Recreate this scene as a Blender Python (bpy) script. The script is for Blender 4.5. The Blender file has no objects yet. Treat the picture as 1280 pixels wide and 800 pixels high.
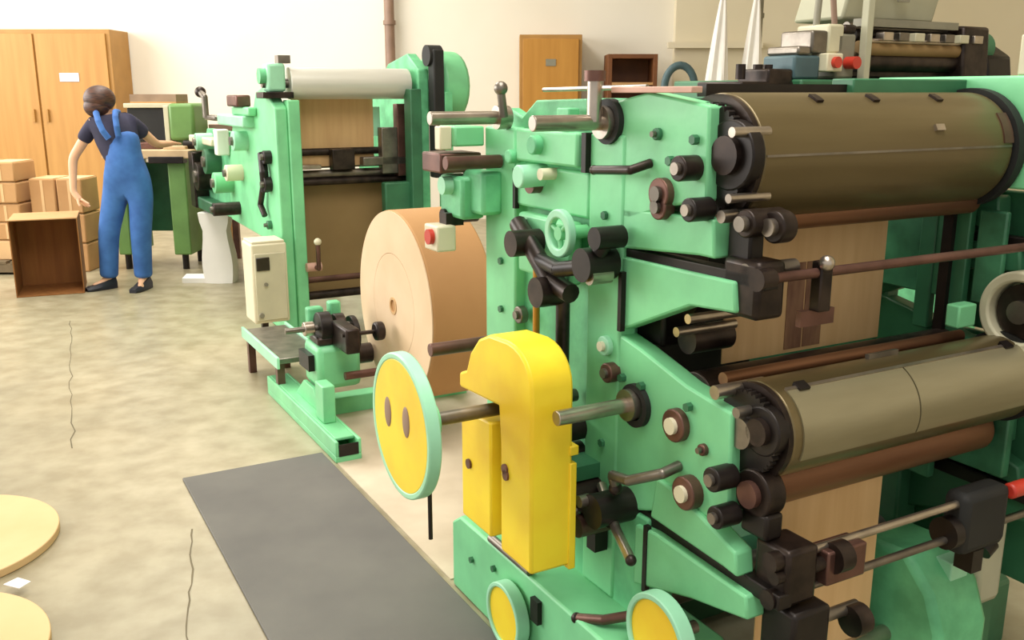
import bpy, bmesh, math, random
from mathutils import Vector, Matrix
random.seed(4)
S = bpy.context.scene
COL = S.collection
R = math.radians

# ------------------------------------------------------------------ camera, light, exposure
cam = bpy.data.objects.new('camera', bpy.data.cameras.new('camera'))
COL.objects.link(cam)
cam.location = (0, 0, 1.6)
cam.rotation_euler = (R(90) - math.atan(285 / 1180), 0, 0)
cam.data.sensor_fit = 'HORIZONTAL'; cam.data.sensor_width = 36
cam.data.lens = 36 * 1180 / 1280
cam.data.clip_start = 0.05
S.camera = cam

w = bpy.data.worlds.new('daylight'); S.world = w; w.use_nodes = True
w.node_tree.nodes['Background'].inputs[0].default_value = (1.0, 0.965, 0.90, 1)
w.node_tree.nodes['Background'].inputs[1].default_value = 0.75

def area(name, loc, rot, sx, sy, power, col=(1, 1, 1)):
    l = bpy.data.lights.new(name, 'AREA'); l.shape = 'RECTANGLE'
    l.size = sx; l.size_y = sy; l.energy = power; l.color = col
    o = bpy.data.objects.new(name, l); COL.objects.link(o)
    o.location = loc; o.rotation_euler = rot
    return o
# hall windows along the left side, and roof lights over the hall
area('window_daylight', (-8.0, 6.5, 3.0), (0, R(-72), 0), 3.0, 9.0, 640, (1.0, 0.97, 0.92))
area('roof_light', (-3.2, 8.0, 5.6), (0, 0, 0), 2.2, 6.0, 360, (1.0, 0.97, 0.92))
area('roof_light', (0.2, 1.2, 5.6), (0, 0, 0), 2.2, 5.0, 300, (1.0, 0.97, 0.92))

vs = S.view_settings
vs.view_transform = 'Standard'; vs.look = 'None'; vs.gamma = 1; vs.exposure = 0.0
vs.use_curve_mapping = False

# ------------------------------------------------------------------ materials
def lin(c):
    return tuple(((v / 255) / 12.92 if v / 255 <= 0.04045 else ((v / 255 + 0.055) / 1.055) ** 2.4) for v in c)

def mat(name, rgb, rough=0.5, metal=0.0, var=0.12, scale=6.0, rgb2=None, bump=0.0, stretch=(1, 1, 1), coat=0.0, detail=4.0, lo=0.35, hi=0.65):
    m = bpy.data.materials.new(name); m.use_nodes = True
    nt = m.node_tree; N = nt.nodes; L = nt.links
    b = N['Principled BSDF']
    c = lin(rgb)
    c2 = lin(rgb2) if rgb2 else tuple(max(0, v * (1 - 2 * var)) for v in c)
    tc = N.new('ShaderNodeTexCoord'); mp = N.new('ShaderNodeMapping'); mp.inputs['Scale'].default_value = stretch
    no = N.new('ShaderNodeTexNoise'); no.inputs['Scale'].default_value = scale; no.inputs['Detail'].default_value = detail
    cr = N.new('ShaderNodeValToRGB')
    cr.color_ramp.elements[0].position = lo; cr.color_ramp.elements[0].color = (*c2, 1)
    cr.color_ramp.elements[1].position = hi; cr.color_ramp.elements[1].color = (*c, 1)
    L.new(tc.outputs['Object'], mp.inputs[0]); L.new(mp.outputs[0], no.inputs['Vector'])
    L.new(no.outputs[0], cr.inputs[0]); L.new(cr.outputs[0], b.inputs['Base Color'])
    b.inputs['Roughness'].default_value = rough; b.inputs['Metallic'].default_value = metal
    b.inputs['Coat Weight'].default_value = coat
    if bump:
        n2 = N.new('ShaderNodeTexNoise'); n2.inputs['Scale'].default_value = scale * 8; n2.inputs['Detail'].default_value = 3
        bp = N.new('ShaderNodeBump'); bp.inputs['Strength'].default_value = bump; bp.inputs['Distance'].default_value = 0.01
        L.new(mp.outputs[0], n2.inputs['Vector']); L.new(n2.outputs[0], bp.inputs['Height']); L.new(bp.outputs[0], b.inputs['Normal'])
    return m

M = {}
def mk(name, *a, **k): M[name] = mat(name, *a, **k)
mk('green', (132, 218, 158), 0.42, var=0.10, scale=5, bump=0.05)
mk('green_worn', (116, 206, 148), 0.5, rgb2=(90, 170, 120), scale=9, bump=0.08)
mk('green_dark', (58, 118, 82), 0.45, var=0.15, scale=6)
mk('green_pale', (168, 232, 194), 0.4, var=0.1, scale=5)
mk('green_olive', (104, 144, 76), 0.5, var=0.12, scale=4)
mk('yellow', (250, 222, 48), 0.42, rgb2=(240, 200, 40), scale=5)
mk('steel', (190, 178, 165), 0.28, 0.9, var=0.15, scale=14)
mk('steel_grey', (140, 132, 122), 0.38, 0.85, var=0.2, scale=12)
mk('steel_red', (118, 84, 74), 0.42, 0.6, var=0.2, scale=10)
mk('black_metal', (40, 33, 30), 0.42, 0.4, rgb2=(26, 20, 18), scale=12)
mk('dark_grease', (62, 50, 44), 0.38, 0.55, rgb2=(34, 26, 23), scale=16)
mk('rubber', (32, 32, 30), 0.7, var=0.2)
mk('cylinder', (116, 102, 70), 0.32, 0.45, rgb2=(96, 82, 52), scale=2.2, stretch=(0.5, 5, 5), lo=0.3, hi=0.7)
mk('plate', (152, 144, 116), 0.36, 0.45, rgb2=(132, 124, 96), scale=2.5, stretch=(0.6, 4, 4))
mk('copper', (142, 98, 68), 0.40, 0.5, rgb2=(108, 72, 52), scale=3, stretch=(0.4, 4, 4))
mk('chrome_roll', (232, 231, 222), 0.35, 0.35, var=0.08, scale=3, stretch=(0.4, 4, 4))
mk('kraft_web', (226, 188, 136), 0.75, rgb2=(216, 176, 124), scale=2.5, stretch=(9, 1, 1))
mk('kraft', (206, 168, 118), 0.75, rgb2=(196, 157, 108), scale=2.5, stretch=(9, 1, 1))
mk('kraft_end', (226, 198, 164), 0.8, rgb2=(218, 188, 152), scale=4)
mk('kraft_pale', (218, 184, 136), 0.8, rgb2=(210, 174, 124), scale=3)
mk('ink_print', (150, 112, 84), 0.7, rgb2=(120, 84, 66), scale=9, stretch=(4, 1, 1))
mk('panel_brown', (150, 122, 78), 0.6, rgb2=(132, 104, 64), scale=2)
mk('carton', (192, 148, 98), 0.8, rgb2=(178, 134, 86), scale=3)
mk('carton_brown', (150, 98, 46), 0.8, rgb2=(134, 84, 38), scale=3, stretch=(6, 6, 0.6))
mk('carton_light', (222, 184, 134), 0.8, var=0.05)
mk('wood', (186, 138, 72), 0.55, rgb2=(174, 126, 62), scale=2.5, stretch=(5, 5, 0.35))
mk('wood_edge', (176, 130, 64), 0.55, rgb2=(160, 116, 54), scale=3)
mk('wood_dark', (118, 70, 30), 0.6, rgb2=(96, 54, 22), scale=4)
mk('pallet_wood', (120, 104, 78), 0.8, var=0.15)
mk('cream', (226, 218, 188), 0.5, var=0.04)
mk('cream_old', (206, 200, 170), 0.5, var=0.06)
mk('beige_table', (206, 178, 138), 0.6, var=0.08)
mk('screen', (46, 40, 30), 0.25, var=0.1)
mk('white', (244, 240, 234), 0.6, var=0.02)
mk('label_paper', (206, 208, 220), 0.6, var=0.03)
mk('red', (206, 60, 44), 0.4, var=0.1)
mk('pink', (214, 168, 150), 0.6, var=0.1)
mk('grey_cover', (188, 186, 160), 0.6, var=0.05)
mk('pipe_brown', (150, 122, 104), 0.5, var=0.1)
mk('pipe_grey', (138, 134, 116), 0.5, var=0.1)
mk('hose_blue', (74, 100, 106), 0.5, var=0.15)
mk('mat_rubber', (112, 110, 104), 0.95, rgb2=(100, 98, 94), scale=2.2, bump=0.15)
mk('denim', (66, 116, 186), 0.8, rgb2=(50, 94, 160), scale=7)
mk('shirt', (50, 48, 72), 0.85, var=0.15, scale=8)
mk('skin', (226, 176, 140), 0.55, var=0.04)
mk('hair', (88, 52, 36), 0.5, rgb2=(46, 26, 20), scale=20, stretch=(1, 1, 6))
mk('shoe', (30, 30, 42), 0.5, var=0.1)
mk('ochre_rod', (196, 138, 44), 0.4, 0.2, var=0.1)
mk('crack', (112, 102, 78), 0.9, var=0.1)
mk('wall', (236, 230, 216), 0.9, rgb2=(231, 224, 208), scale=0.7)
mk('wall_warm', (226, 216, 190), 0.9, rgb2=(221, 210, 182), scale=0.7)

def floor_mat():
    m = bpy.data.materials.new('polished_concrete'); m.use_nodes = True
    nt = m.node_tree; N = nt.nodes; L = nt.links; b = N['Principled BSDF']
    tc = N.new('ShaderNodeTexCoord')
    def noise(sc, det, st=(1, 1, 1)):
        mp = N.new('ShaderNodeMapping'); mp.inputs['Scale'].default_value = st
        n = N.new('ShaderNodeTexNoise'); n.inputs['Scale'].default_value = sc; n.inputs['Detail'].default_value = det
        L.new(tc.outputs['Object'], mp.inputs[0]); L.new(mp.outputs[0], n.inputs['Vector']); return n
    def ramp(n, a, ca, bb, cb):
        r = N.new('ShaderNodeValToRGB')
        r.color_ramp.elements[0].position = a; r.color_ramp.elements[0].color = (*lin(ca), 1)
        r.color_ramp.elements[1].position = bb; r.color_ramp.elements[1].color = (*lin(cb), 1)
        L.new(n.outputs[0], r.inputs[0]); return r
    big = ramp(noise(0.85, 5, (1, 0.75, 1)), 0.36, (150, 142, 116), 0.64, (178, 168, 140))
    fine = ramp(noise(7, 6), 0.35, (224, 220, 212), 0.65, (255, 255, 255))
    mx = N.new('ShaderNodeMix'); mx.data_type = 'RGBA'; mx.blend_type = 'MULTIPLY'; mx.inputs[0].default_value = 1
    L.new(big.outputs[0], mx.inputs[6]); L.new(fine.outputs[0], mx.inputs[7])
    L.new(mx.outputs[2], b.inputs['Base Color'])
    rr = N.new('ShaderNodeMapRange'); rr.inputs[3].default_value = 0.26; rr.inputs[4].default_value = 0.5
    L.new(noise(1.6, 4).outputs[0], rr.inputs[0]); L.new(rr.outputs[0], b.inputs['Roughness'])
    return m
M['floor'] = floor_mat()

# ------------------------------------------------------------------ mesh helpers
class MB:
    """collects shapes in one bmesh; build() links ONE mesh object"""
    def __init__(s): s.bm = bmesh.new()
    def box(s, x0, x1, y0, y1, z0, z1, m=None):
        mt = Matrix.Translation(((x0 + x1) / 2, (y0 + y1) / 2, (z0 + z1) / 2)) @ Matrix.Diagonal((abs(x1 - x0), abs(y1 - y0), abs(z1 - z0), 1))
        bmesh.ops.create_cube(s.bm, size=1, matrix=(m @ mt) if m else mt); return s
    def cyl(s, p, q, r, n=20, r2=None):
        p = Vector(p); q = Vector(q); d = q - p
        mt = Matrix.Translation((p + q) / 2) @ d.to_track_quat('Z', 'Y').to_matrix().to_4x4()
        bmesh.ops.create_cone(s.bm, cap_ends=True, segments=n, radius1=r, radius2=r if r2 is None else r2, depth=d.length, matrix=mt); return s
    def ball(s, c, r, sc=(1, 1, 1), n=14):
        bmesh.ops.create_uvsphere(s.bm, u_segments=n, v_segments=max(6, n // 2 + 2), radius=r, matrix=Matrix.Translation(c) @ Matrix.Diagonal((*sc, 1))); return s
    def prism(s, pts, x0, x1):
        """polygon given as (y, z), extruded along x"""
        a = [s.bm.verts.new((x0, y, z)) for y, z in pts]; b = [s.bm.verts.new((x1, y, z)) for y, z in pts]
        n = len(pts)
        s.bm.faces.new(a); s.bm.faces.new(list(reversed(b)))
        for i in range(n): s.bm.faces.new((a[i], b[i], b[(i + 1) % n], a[(i + 1) % n]))
        return s
    def prism_z(s, pts, z0, z1):
        a = [s.bm.verts.new((x, y, z0)) for x, y in pts]; b = [s.bm.verts.new((x, y, z1)) for x, y in pts]
        n = len(pts)
        s.bm.faces.new(a); s.bm.faces.new(list(reversed(b)))
        for i in range(n): s.bm.faces.new((a[i], b[i], b[(i + 1) % n], a[(i + 1) % n]))
        return s
    def ring(s, c, axis, ro, ri, depth, n=36):
        """flat annulus with depth along axis"""
        c = Vector(c); q = Vector(axis).to_track_quat('Z', 'Y').to_matrix().to_4x4(); mt = Matrix.Translation(c) @ q
        rows = []
        for rr, zz in ((ro, -depth / 2), (ro, depth / 2), (ri, depth / 2), (ri, -depth / 2)):
            rows.append([s.bm.verts.new(mt @ Vector((rr * math.cos(2 * math.pi * i / n), rr * math.sin(2 * math.pi * i / n), zz))) for i in range(n)])
        for k in range(4):
            A, B = rows[k], rows[(k + 1) % 4]
            for i in range(n): s.bm.faces.new((A[i], A[(i + 1) % n], B[(i + 1) % n], B[i]))
        return s
    def tube(s, pts, r, n=10):
        pts = [Vector(p) for p in pts]
        for i in range(len(pts) - 1): s.cyl(pts[i], pts[i + 1], r, n)
        for p in pts[1:-1]: s.ball(p, r, n=10)
        return s
    def build(s, name, m, parent=None, bevel=0.0, off=None):
        bmesh.ops.recalc_face_normals(s.bm, faces=s.bm.faces)
        me = bpy.data.meshes.new(name)
        if parent is not None and off is None: off = parent.get('_off')
        if off is not None: bmesh.ops.translate(s.bm, vec=(-off[0], -off[1], -off[2]), verts=s.bm.verts)
        for f in s.bm.faces: f.smooth = True
        s.bm.to_mesh(me); s.bm.free()
        me.set_sharp_from_angle(angle=R(38))
        me.materials.append(M[m] if isinstance(m, str) else m)
        o = bpy.data.objects.new(name, me); COL.objects.link(o)
        if parent is not None:
            o.parent = parent
            o['_off'] = tuple(off) if off is not None else (0, 0, 0)
        if bevel:
            md = o.modifiers.new('edges', 'BEVEL'); md.width = bevel; md.segments = 2; md.limit_method = 'ANGLE'; md.angle_limit = R(40)
        return o

TH = R(28.9)      # the production line is turned by this much against the hall
def line_world(a, b, z=0):
    return (a * math.cos(TH) - b * math.sin(TH), a * math.sin(TH) + b * math.cos(TH), z)

def tag(o, label, cat, group=None):
    o['label'] = label; o['category'] = cat
    if group: o['group'] = group
    return o
def struct(o):
    o['kind'] = 'structure'; return o
def thing(name, label, cat, at=(0, 0, 0), line=False, group=None):
    """Empty at the thing's base. Parts are written in hall or line coordinates and shifted to it."""
    o = bpy.data.objects.new(name, None); COL.objects.link(o); o.empty_display_size = 0.1
    o['_off'] = at
    if line: o.location = line_world(*at); o.rotation_euler = (0, 0, TH)
    else: o.location = at
    return tag(o, label, cat, group)
def single(mb, name, m, label, cat, at=(0, 0, 0), line=False, group=None, bevel=0.0):
    """a thing that is one mesh"""
    o = mb.build(name, m, None, bevel, off=at)
    if line: o.location = line_world(*at); o.rotation_euler = (0, 0, TH)
    else: o.location = at
    return tag(o, label, cat, group)

# ------------------------------------------------------------------ the hall
fl = struct(MB().box(-9, 7.2, -3, 12.6, -0.1, 0).build('floor', 'floor'))
def crack(pts, wd):
    mb = MB()
    L_, R_ = [], []
    for (x, y) in pts:
        ww = wd * random.uniform(0.6, 1.3)
        L_.append((x - ww, y)); R_.append((x + ww, y))
    mb.prism_z(L_ + R_[::-1], 0.0004, 0.0012)
    mb.build('crack', 'crack', fl)
def wander(x0, y0, x1, y1, n, amp):
    return [(x0 + (x1 - x0) * i / n + random.uniform(-amp, amp), y0 + (y1 - y0) * i / n) for i in range(n + 1)]
pl = MB().box(1.215, 2.62, 2.63, 4.75, 0.0, 0.004).build('plinth', mat('pale_concrete', (212, 198, 174), 0.5, rgb2=(186, 170, 146), scale=3), fl)
pl.rotation_euler = (0, 0, TH)
crack(wander(-1.20, 3.27, -0.95, 2.45, 16, 0.008), 0.0028)
crack(wander(-3.18, 6.6, -2.03, 4.1, 22, 0.014), 0.0025)

struct(MB().box(-9, 2.0, 12.2, 12.5, 0, 6).build('wall_back', 'wall'))
struct(MB().box(2.0, 7.2, 12.05, 12.5, 0, 6).build('wall_right', 'wall_warm'))
struct(MB().box(7.0, 7.2, -3, 12.05, 0, 6).build('wall_side', 'wall_warm'))
struct(MB().box(-9, 7.2, -3, 12.5, 6.0, 6.2).build('ceiling', 'wall'))
struct(MB().box(1.90, 3.05, 11.93, 12.04, 2.12, 2.19).build('trim_1', 'wall_warm'))

def pipe(label, x, y, r, m):
    t = thing('wall_pipe', label, 'pipe', (x, y, 0))
    MB().cyl((x, y, 0), (x, y, 5.0), r, 16).build('tube', m, t)
    for z in (1.2, 2.4, 4.4): MB().cyl((x, y, z), (x, y, z + 0.05), r * 1.25, 16).build('collar', m, t)
pipe('brown vertical pipe against the white back wall', -1.50, 12.08, 0.062, 'pipe_brown')
pipe('grey vertical pipe beside the two white hanging sheets', 2.74, 11.0, 0.052, 'pipe_grey')

# tall two-door cupboard
t = thing('cupboard', 'tall light brown wooden cupboard with two doors and a small label', 'cupboard', (-5.7, 12.0, 0))
MB().box(-6.62, -4.75, 11.62, 12.18, 0.0, 2.32).build('carcass', 'wood_edge', t, 0.006)
for x0, x1 in ((-6.58, -5.66), (-5.635, -4.80)):
    d = MB().box(x0, x1, 11.595, 11.618, 0.06, 2.27).build('door', 'wood', t, 0.004)
    hx = x1 - 0.07 if x0 < -6 else x0 + 0.07
    MB().box(hx - 0.012, hx + 0.012, 11.565, 11.594, 1.25, 1.40).build('handle', 'wood_edge', d, 0.004)
MB().box(-5.38, -5.15, 11.588, 11.594, 1.72, 1.82).build('label_card', 'label_paper', t)

t = thing('cupboard', 'narrow ochre brown wooden cupboard standing alone against the back wall', 'cupboard', (0.46, 12.0, 0))
MB().box(0.09, 0.83, 11.62, 12.18, 0, 2.26).build('carcass', 'wood_edge', t, 0.006)
d = MB().box(0.13, 0.79, 11.595, 11.618, 0.06, 2.21).build('door', mat('wood_ochre', (190, 136, 56), 0.55, rgb2=(178, 124, 46), scale=2.5, stretch=(5, 5, .35)), t, 0.004)
MB().box(0.74, 0.76, 11.57, 11.594, 1.15, 1.3).build('handle', 'wood_edge', d)
MB().box(0.40, 0.52, 11.588, 11.594, 1.9, 1.98).build('label_card', 'pipe_grey', t)

# brown shelf unit with goods behind the press
t = thing('shelf_unit', 'low dark brown wooden box shelf beside the narrow cupboard', 'shelf', (1.35, 11.7, 0))
for x in (1.12, 1.65): MB().box(x, x + .05, 11.4, 11.9, 0, 2.03).build('side_panel', 'wood_dark', t, 0.004)
MB().box(1.17, 1.65, 11.4, 11.9, 1.98, 2.03).build('top_panel', 'wood_dark', t, 0.004)
MB().box(1.17, 1.65, 11.86, 11.9, 0.1, 1.98).build('back_panel', 'wood_dark', t)
for z in (0.6, 1.2, 1.68): MB().box(1.17, 1.65, 11.4, 11.86, z, z + 0.03).build('shelf_board', 'carton', t)

t = thing('hose_coil', 'blue and grey hose bent in an arch on a stand', 'hose', (1.55, 9.0, 0))
MB().tube([(1.55 - 0.14 * math.cos(math.pi * i / 12), 9.0, 1.64 + 0.2 * math.sin(math.pi * i / 12)) for i in range(13)] + [(1.69, 9.0, 1.3)], 0.035, 12).build('hose', 'hose_blue', t)
MB().cyl((1.55, 9.05, 0), (1.55, 9.05, 1.62), 0.03).box(1.35, 1.75, 8.85, 9.25, 0, 0.03).box(1.38, 1.72, 8.98, 9.12, 1.58, 1.64).build('stand', 'pipe_grey', t)

def drape(x, y, label, lean):
    t = thing('hanging_sheet', label, 'plastic sheet', (x, y, 0))
    mb = MB(); rows = []
    for k in range(15):
        f = k / 14; z = 2.62 - 1.5 * f; rad = 0.02 + 0.13 * f ** 0.8
        rows.append([mb.bm.verts.new((x + lean * f + rad * (1 + 0.22 * math.sin(5 * th + 2 * f)) * math.cos(th), y + rad * (1 + 0.22 * math.sin(5 * th + 2 * f)) * math.sin(th), z)) for th in [2 * math.pi * i / 28 for i in range(28)]])
    for A, B in zip(rows, rows[1:]):
        for i in range(28): mb.bm.faces.new((A[i], A[(i + 1) % 28], B[(i + 1) % 28], B[i]))
    mb.bm.faces.new(rows[0]); mb.bm.faces.new(rows[-1])
    mb.build('sheet', 'white', t)
    MB().cyl((x, y, 2.58), (x, y, 3.4), 0.006).build('cord', 'pipe_grey', t)
drape(2.26, 10.6, 'white plastic sheet hanging in a narrow cone, the one further from the grey pipe', -0.06)
drape(2.62, 10.6, 'white plastic sheet hanging in a narrow cone, the one next to the grey pipe', -0.04)

# ------------------------------------------------------------------ floor things
single(MB().box(0.58, 1.19, 0.6, 3.94, 0, 0.012), 'floor_mat', 'mat_rubber', 'dark grey rubber mat lying on the concrete beside the press', 'floor mat', (0.9, 2.2, 0), True, bevel=0.004)

def disc(x, y, r, h, label):
    o = single(MB().cyl((x, y, 0.001), (x, y, h), r, 72), 'paper_disc', 'kraft_pale', label, 'paper disc', (x, y, 0), group='round kraft paper discs on the floor', bevel=0.003)
disc(-2.075, 3.115, 0.405, 0.03, 'round pale kraft paper disc on the floor, the one further from the rubber mat')
disc(-1.745, 2.375, 0.395, 0.03, 'round pale kraft paper disc on the floor, the one closer to the rubber mat')
single(MB().prism_z([(-1.665, 2.80), (-1.60, 2.775), (-1.585, 2.82), (-1.64, 2.845)], 0.031, 0.034), 'paper_scrap', 'white', 'small white paper scrap between the two round discs', 'paper scrap', (-1.63, 2.81, 0.031))

# white paper bag and sheet on the floor
t = thing('paper_sack', 'white paper sack standing on the floor with a sheet trailing from it', 'sack', (-2.52, 8.06, 0))
mb = MB(); rows = []
for k in range(9):
    f = k / 8; z = 0.6 * f; wx = 0.115 + 0.015 * math.sin(6 * f) + (0.02 if k > 6 else 0); wy = 0.09 - 0.03 * f
    rows.append([mb.bm.verts.new((-2.52 - 0.02 * f + wx * sx, 8.06 + wy * sy, z)) for sx, sy in ((-1, -1), (0, -1.2), (1, -1), (1.1, 0), (1, 1), (0, 1.1), (-1, 1), (-1.1, 0))])
for A, B in zip(rows, rows[1:]):
    for i in range(8): mb.bm.faces.new((A[i], A[(i + 1) % 8], B[(i + 1) % 8], B[i]))
mb.bm.faces.new(rows[0]); mb.bm.faces.new(rows[-1]); mb.build('sack_body', 'white', t)
MB().prism([(7.98, 0), (8.22, 0), (8.22, 0.03), (8.10, 0.06), (7.98, 0.04)], -2.84, -2.636).build('trailing_sheet', 'white', t)

# open carton lying on its side
t = thing('open_carton', 'large brown cardboard box on its side, open towards the aisle', 'cardboard box', (-3.82, 7.7, 0))
x0, x1, y0, y1, h, th = -4.07, -3.57, 7.45, 7.95, 0.62, 0.008
cm = Matrix.Translation((-3.82, 7.7, 0)) @ Matrix.Rotation(R(22), 4, 'Z') @ Matrix.Translation((3.82, -7.7, 0))
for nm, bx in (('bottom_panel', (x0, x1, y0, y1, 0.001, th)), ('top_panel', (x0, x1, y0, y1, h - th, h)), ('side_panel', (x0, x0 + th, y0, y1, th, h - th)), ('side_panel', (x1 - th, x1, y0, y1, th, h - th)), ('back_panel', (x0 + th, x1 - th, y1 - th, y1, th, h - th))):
    MB().box(*bx, m=cm).build(nm, 'carton_brown' if nm != 'top_panel' else 'carton', t)  # top panel lighter as if lit, shade of the inside coloured in

# stacked parcels on a pallet
t = thing('pallet', 'weathered wooden pallet under the stacked parcels', 'pallet', (-4.9, 8.8, 0))
for i in range(6): MB().box(-5.45 + i * 0.19, -5.30 + i * 0.19, 8.35, 9.25, 0.10, 0.122).build('deck_board', 'pallet_wood', t)
for y in (8.40, 8.80, 9.20): MB().box(-5.45, -4.35, y - 0.045, y + 0.045, 0.022, 0.10).build('stringer', 'pallet_wood', t)
for x in (-5.4, -4.9, -4.42): MB().box(x - 0.05, x + 0.05, 8.36, 9.24, 0, 0.022).build('bottom_board', 'pallet_wood', t)
def parcel(x0, x1, y0, y1, z0, z1, label, m='carton', group='kraft paper parcels stacked on the pallet'):
    at = ((x0 + x1) / 2, (y0 + y1) / 2, z0)
    t = thing('paper_parcel', label, 'parcel', at, group=group)
    MB().box(x0, x1, y0, y1, z0, z1).build('parcel_body', m, t, 0.012)
    MB().box(x0 + 0.01, x1 - 0.01, y0 + 0.01, y1 - 0.01, z1, z1 + 0.004).build('top_sheet', 'carton_light', t)
    xm = (x0 + x1) / 2
    MB().box(xm - 0.012, xm + 0.012, y0 - 0.003, y0, z0 + 0.01, z1 - 0.01).build('strap', 'carton_light', t)
cols = [(-4.90, -4.67), (-4.655, -4.40)]
colw = ['away from the floor pile', 'next to the floor pile']
lev = [(0.122, 0.30), (0.306, 0.46), (0.466, 0.63), (0.636, 0.82), (0.826, 1.0)]
levw = ['lowest layer', 'second layer', 'third layer', 'fourth layer', 'topmost']
cnt = [5, 5]
for ci, (x0, x1) in enumerate(cols):
    for li in range(cnt[ci]):
        j = random.uniform(-0.012, 0.012)
        m = 'carton_light' if li == 0 else 'carton'
        parcel(x0 + max(0, j) * .5, x1, 8.42 + j, 8.80, lev[li][0], lev[li][1] - 0.004, 'kraft paper parcel, %s of the pallet stack, %s' % (levw[li], colw[ci]), m)
for k, (x0, x1) in enumerate(((-4.33, -4.10), (-4.085, -3.86))):
    for li, (z0, z1) in enumerate(((0.0, 0.26), (0.266, 0.53), (0.536, 0.85))):
        parcel(x0, x1, 8.50, 8.85, z0, z1 - 0.006, 'brown carton parcel, %s of the floor pile %s' % (('bottom', 'middle', 'top')[li], ('touching the pallet', 'behind the open box')[k]), 'carton', 'carton parcels piled beside the pallet')

# ------------------------------------------------------------------ printing press (line coordinates: a across, b along, z up)
P = thing('printing_press', 'large mint green flexographic printing press with steel cylinders and yellow belt guard', 'printing press', (1.8, 1.9, 0), True)
def pp(mb, name, m, parent=None, bevel=0.0): return mb.build(name, m, parent or P, bevel)

def side(a0, a1, near):
    d = 1 if near else -1                 # direction from outside to inside
    o = a0 if near else a1                # outer face
    def span(u0, u1):
        p, q = o + d * u0, o + d * u1
        return min(p, q), max(p, q)
    x0, x1 = span(0, 0.07)
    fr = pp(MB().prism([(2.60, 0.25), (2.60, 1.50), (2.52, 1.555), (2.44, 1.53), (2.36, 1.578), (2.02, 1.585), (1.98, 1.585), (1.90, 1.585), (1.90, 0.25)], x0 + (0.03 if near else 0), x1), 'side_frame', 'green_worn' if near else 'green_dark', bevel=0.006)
    g = 'green' if near else 'green_dark'  # far frame takes a darker green that carries its shade
    x0, x1 = span(-0.005, 0.05)
    pp(MB().box(x0, x1, 2.42, 2.61, 0.27, 1.50), 'column', g, fr, 0.008)
    pp(MB().box(x0, x1, 1.88, 2.03, 0.27, 1.50), 'column', g, fr, 0.008)
    pp(MB().box(x0, x1, 2.03, 2.42, 1.28, 1.40), 'cross_rib', g, fr, 0.008)
    x0, x1 = span(0, 0.055)
    pp(MB().prism([(1.99, 1.31), (1.99, 1.50), (1.95, 1.575), (1.80, 1.60), (1.585, 1.572), (1.58, 1.37), (1.72, 1.345), (1.86, 1.30)], x0, x1), 'upper_plate', g, bevel=0.006)
    pp(MB().prism([(1.90, 1.225), (1.90, 1.325), (1.555, 1.335), (1.545, 1.25), (1.60, 1.25)], x0, x1), 'upper_bracket', g, bevel=0.006)
    pp(MB().prism([(1.90, 1.01), (1.90, 1.205), (1.48, 1.212), (1.47, 1.145), (1.62, 1.132)], x0, x1), 'support_bracket', g, bevel=0.006)
    pp(MB().prism([(1.96, 0.50), (1.96, 1.02), (1.80, 0.99), (1.62, 0.945), (1.465, 0.925), (1.455, 0.68), (1.70, 0.60)], x0, x1), 'lower_plate', g, bevel=0.006)
    x2, x3 = span(-0.012, 0.04)
    pp(MB().prism([(1.72, 0.58), (1.70, 0.69), (1.60, 0.68), (1.415, 0.62), (1.405, 0.565), (1.45, 0.57)], x2, x3), 'lower_bracket', g, bevel=0.006)
    pp(MB().prism([(1.78, 0.37), (1.78, 0.535), (1.70, 0.545), (1.375, 0.535), (1.365, 0.482), (1.55, 0.44)], x2, x3), 'foot_bracket', g, bevel=0.006)
    x0, x1 = span(0.01, 0.05)
    pp(MB().prism([(1.95, 1.195), (1.95, 1.225), (1.40, 1.235), (1.40, 1.205)], x0, x1), 'slide_rail', 'black_metal', bevel=0.003)
    pp(MB().prism([(1.80, 0.535), (1.80, 0.575), (1.30, 0.565), (1.30, 0.53)], x0, x1), 'slide_rail', 'black_metal', bevel=0.003)
    x0, x1 = span(0.0, 0.09)
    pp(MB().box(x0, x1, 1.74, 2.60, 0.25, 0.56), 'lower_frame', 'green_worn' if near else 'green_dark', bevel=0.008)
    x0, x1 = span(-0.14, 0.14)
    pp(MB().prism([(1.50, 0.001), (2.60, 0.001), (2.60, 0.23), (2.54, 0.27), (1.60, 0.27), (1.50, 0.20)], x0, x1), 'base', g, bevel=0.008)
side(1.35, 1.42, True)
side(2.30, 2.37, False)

# tie beams and inner panels between the two side frames
pp(MB().box(1.42, 2.30, 2.42, 2.50, 0.30, 1.46), 'back_panel', 'black_metal')  # dark sheet added to close the view and keep the interior dark
pp(MB().box(1.86, 2.30, 1.66, 1.73, 1.59, 1.632), 'tie_beam', 'green_dark', bevel=0.004)
pp(MB().box(1.42, 1.86, 1.68, 1.71, 1.590, 1.618), 'tie_bar', 'black_metal')
pp(MB().box(1.42, 2.30, 1.95, 2.05, 0.62, 0.70), 'tie_beam', 'green_dark', bevel=0.004)
pp(MB().box(1.42, 2.30, 2.0, 2.1, 0.02, 0.20), 'tie_beam', 'green_dark', bevel=0.004)
pp(MB().box(1.42, 1.56, 1.80, 2.38, 0.98, 1.24), 'dark_infill', 'black_metal', bevel=0.01)  # black box added for the shade between the frames
for z in (1.02, 1.12): pp(MB().cyl((1.43, 1.72, z), (1.555, 1.72, z), 0.035, 20), 'roller_end', 'dark_grease')  # dark stubs added to darken the space beside the paper web
for z, y in ((1.09, 1.66), (1.05, 1.70)): pp(MB().cyl((1.38, y, z), (1.56, y, z), 0.012, 12), 'tie_rod', 'steel')

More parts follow.
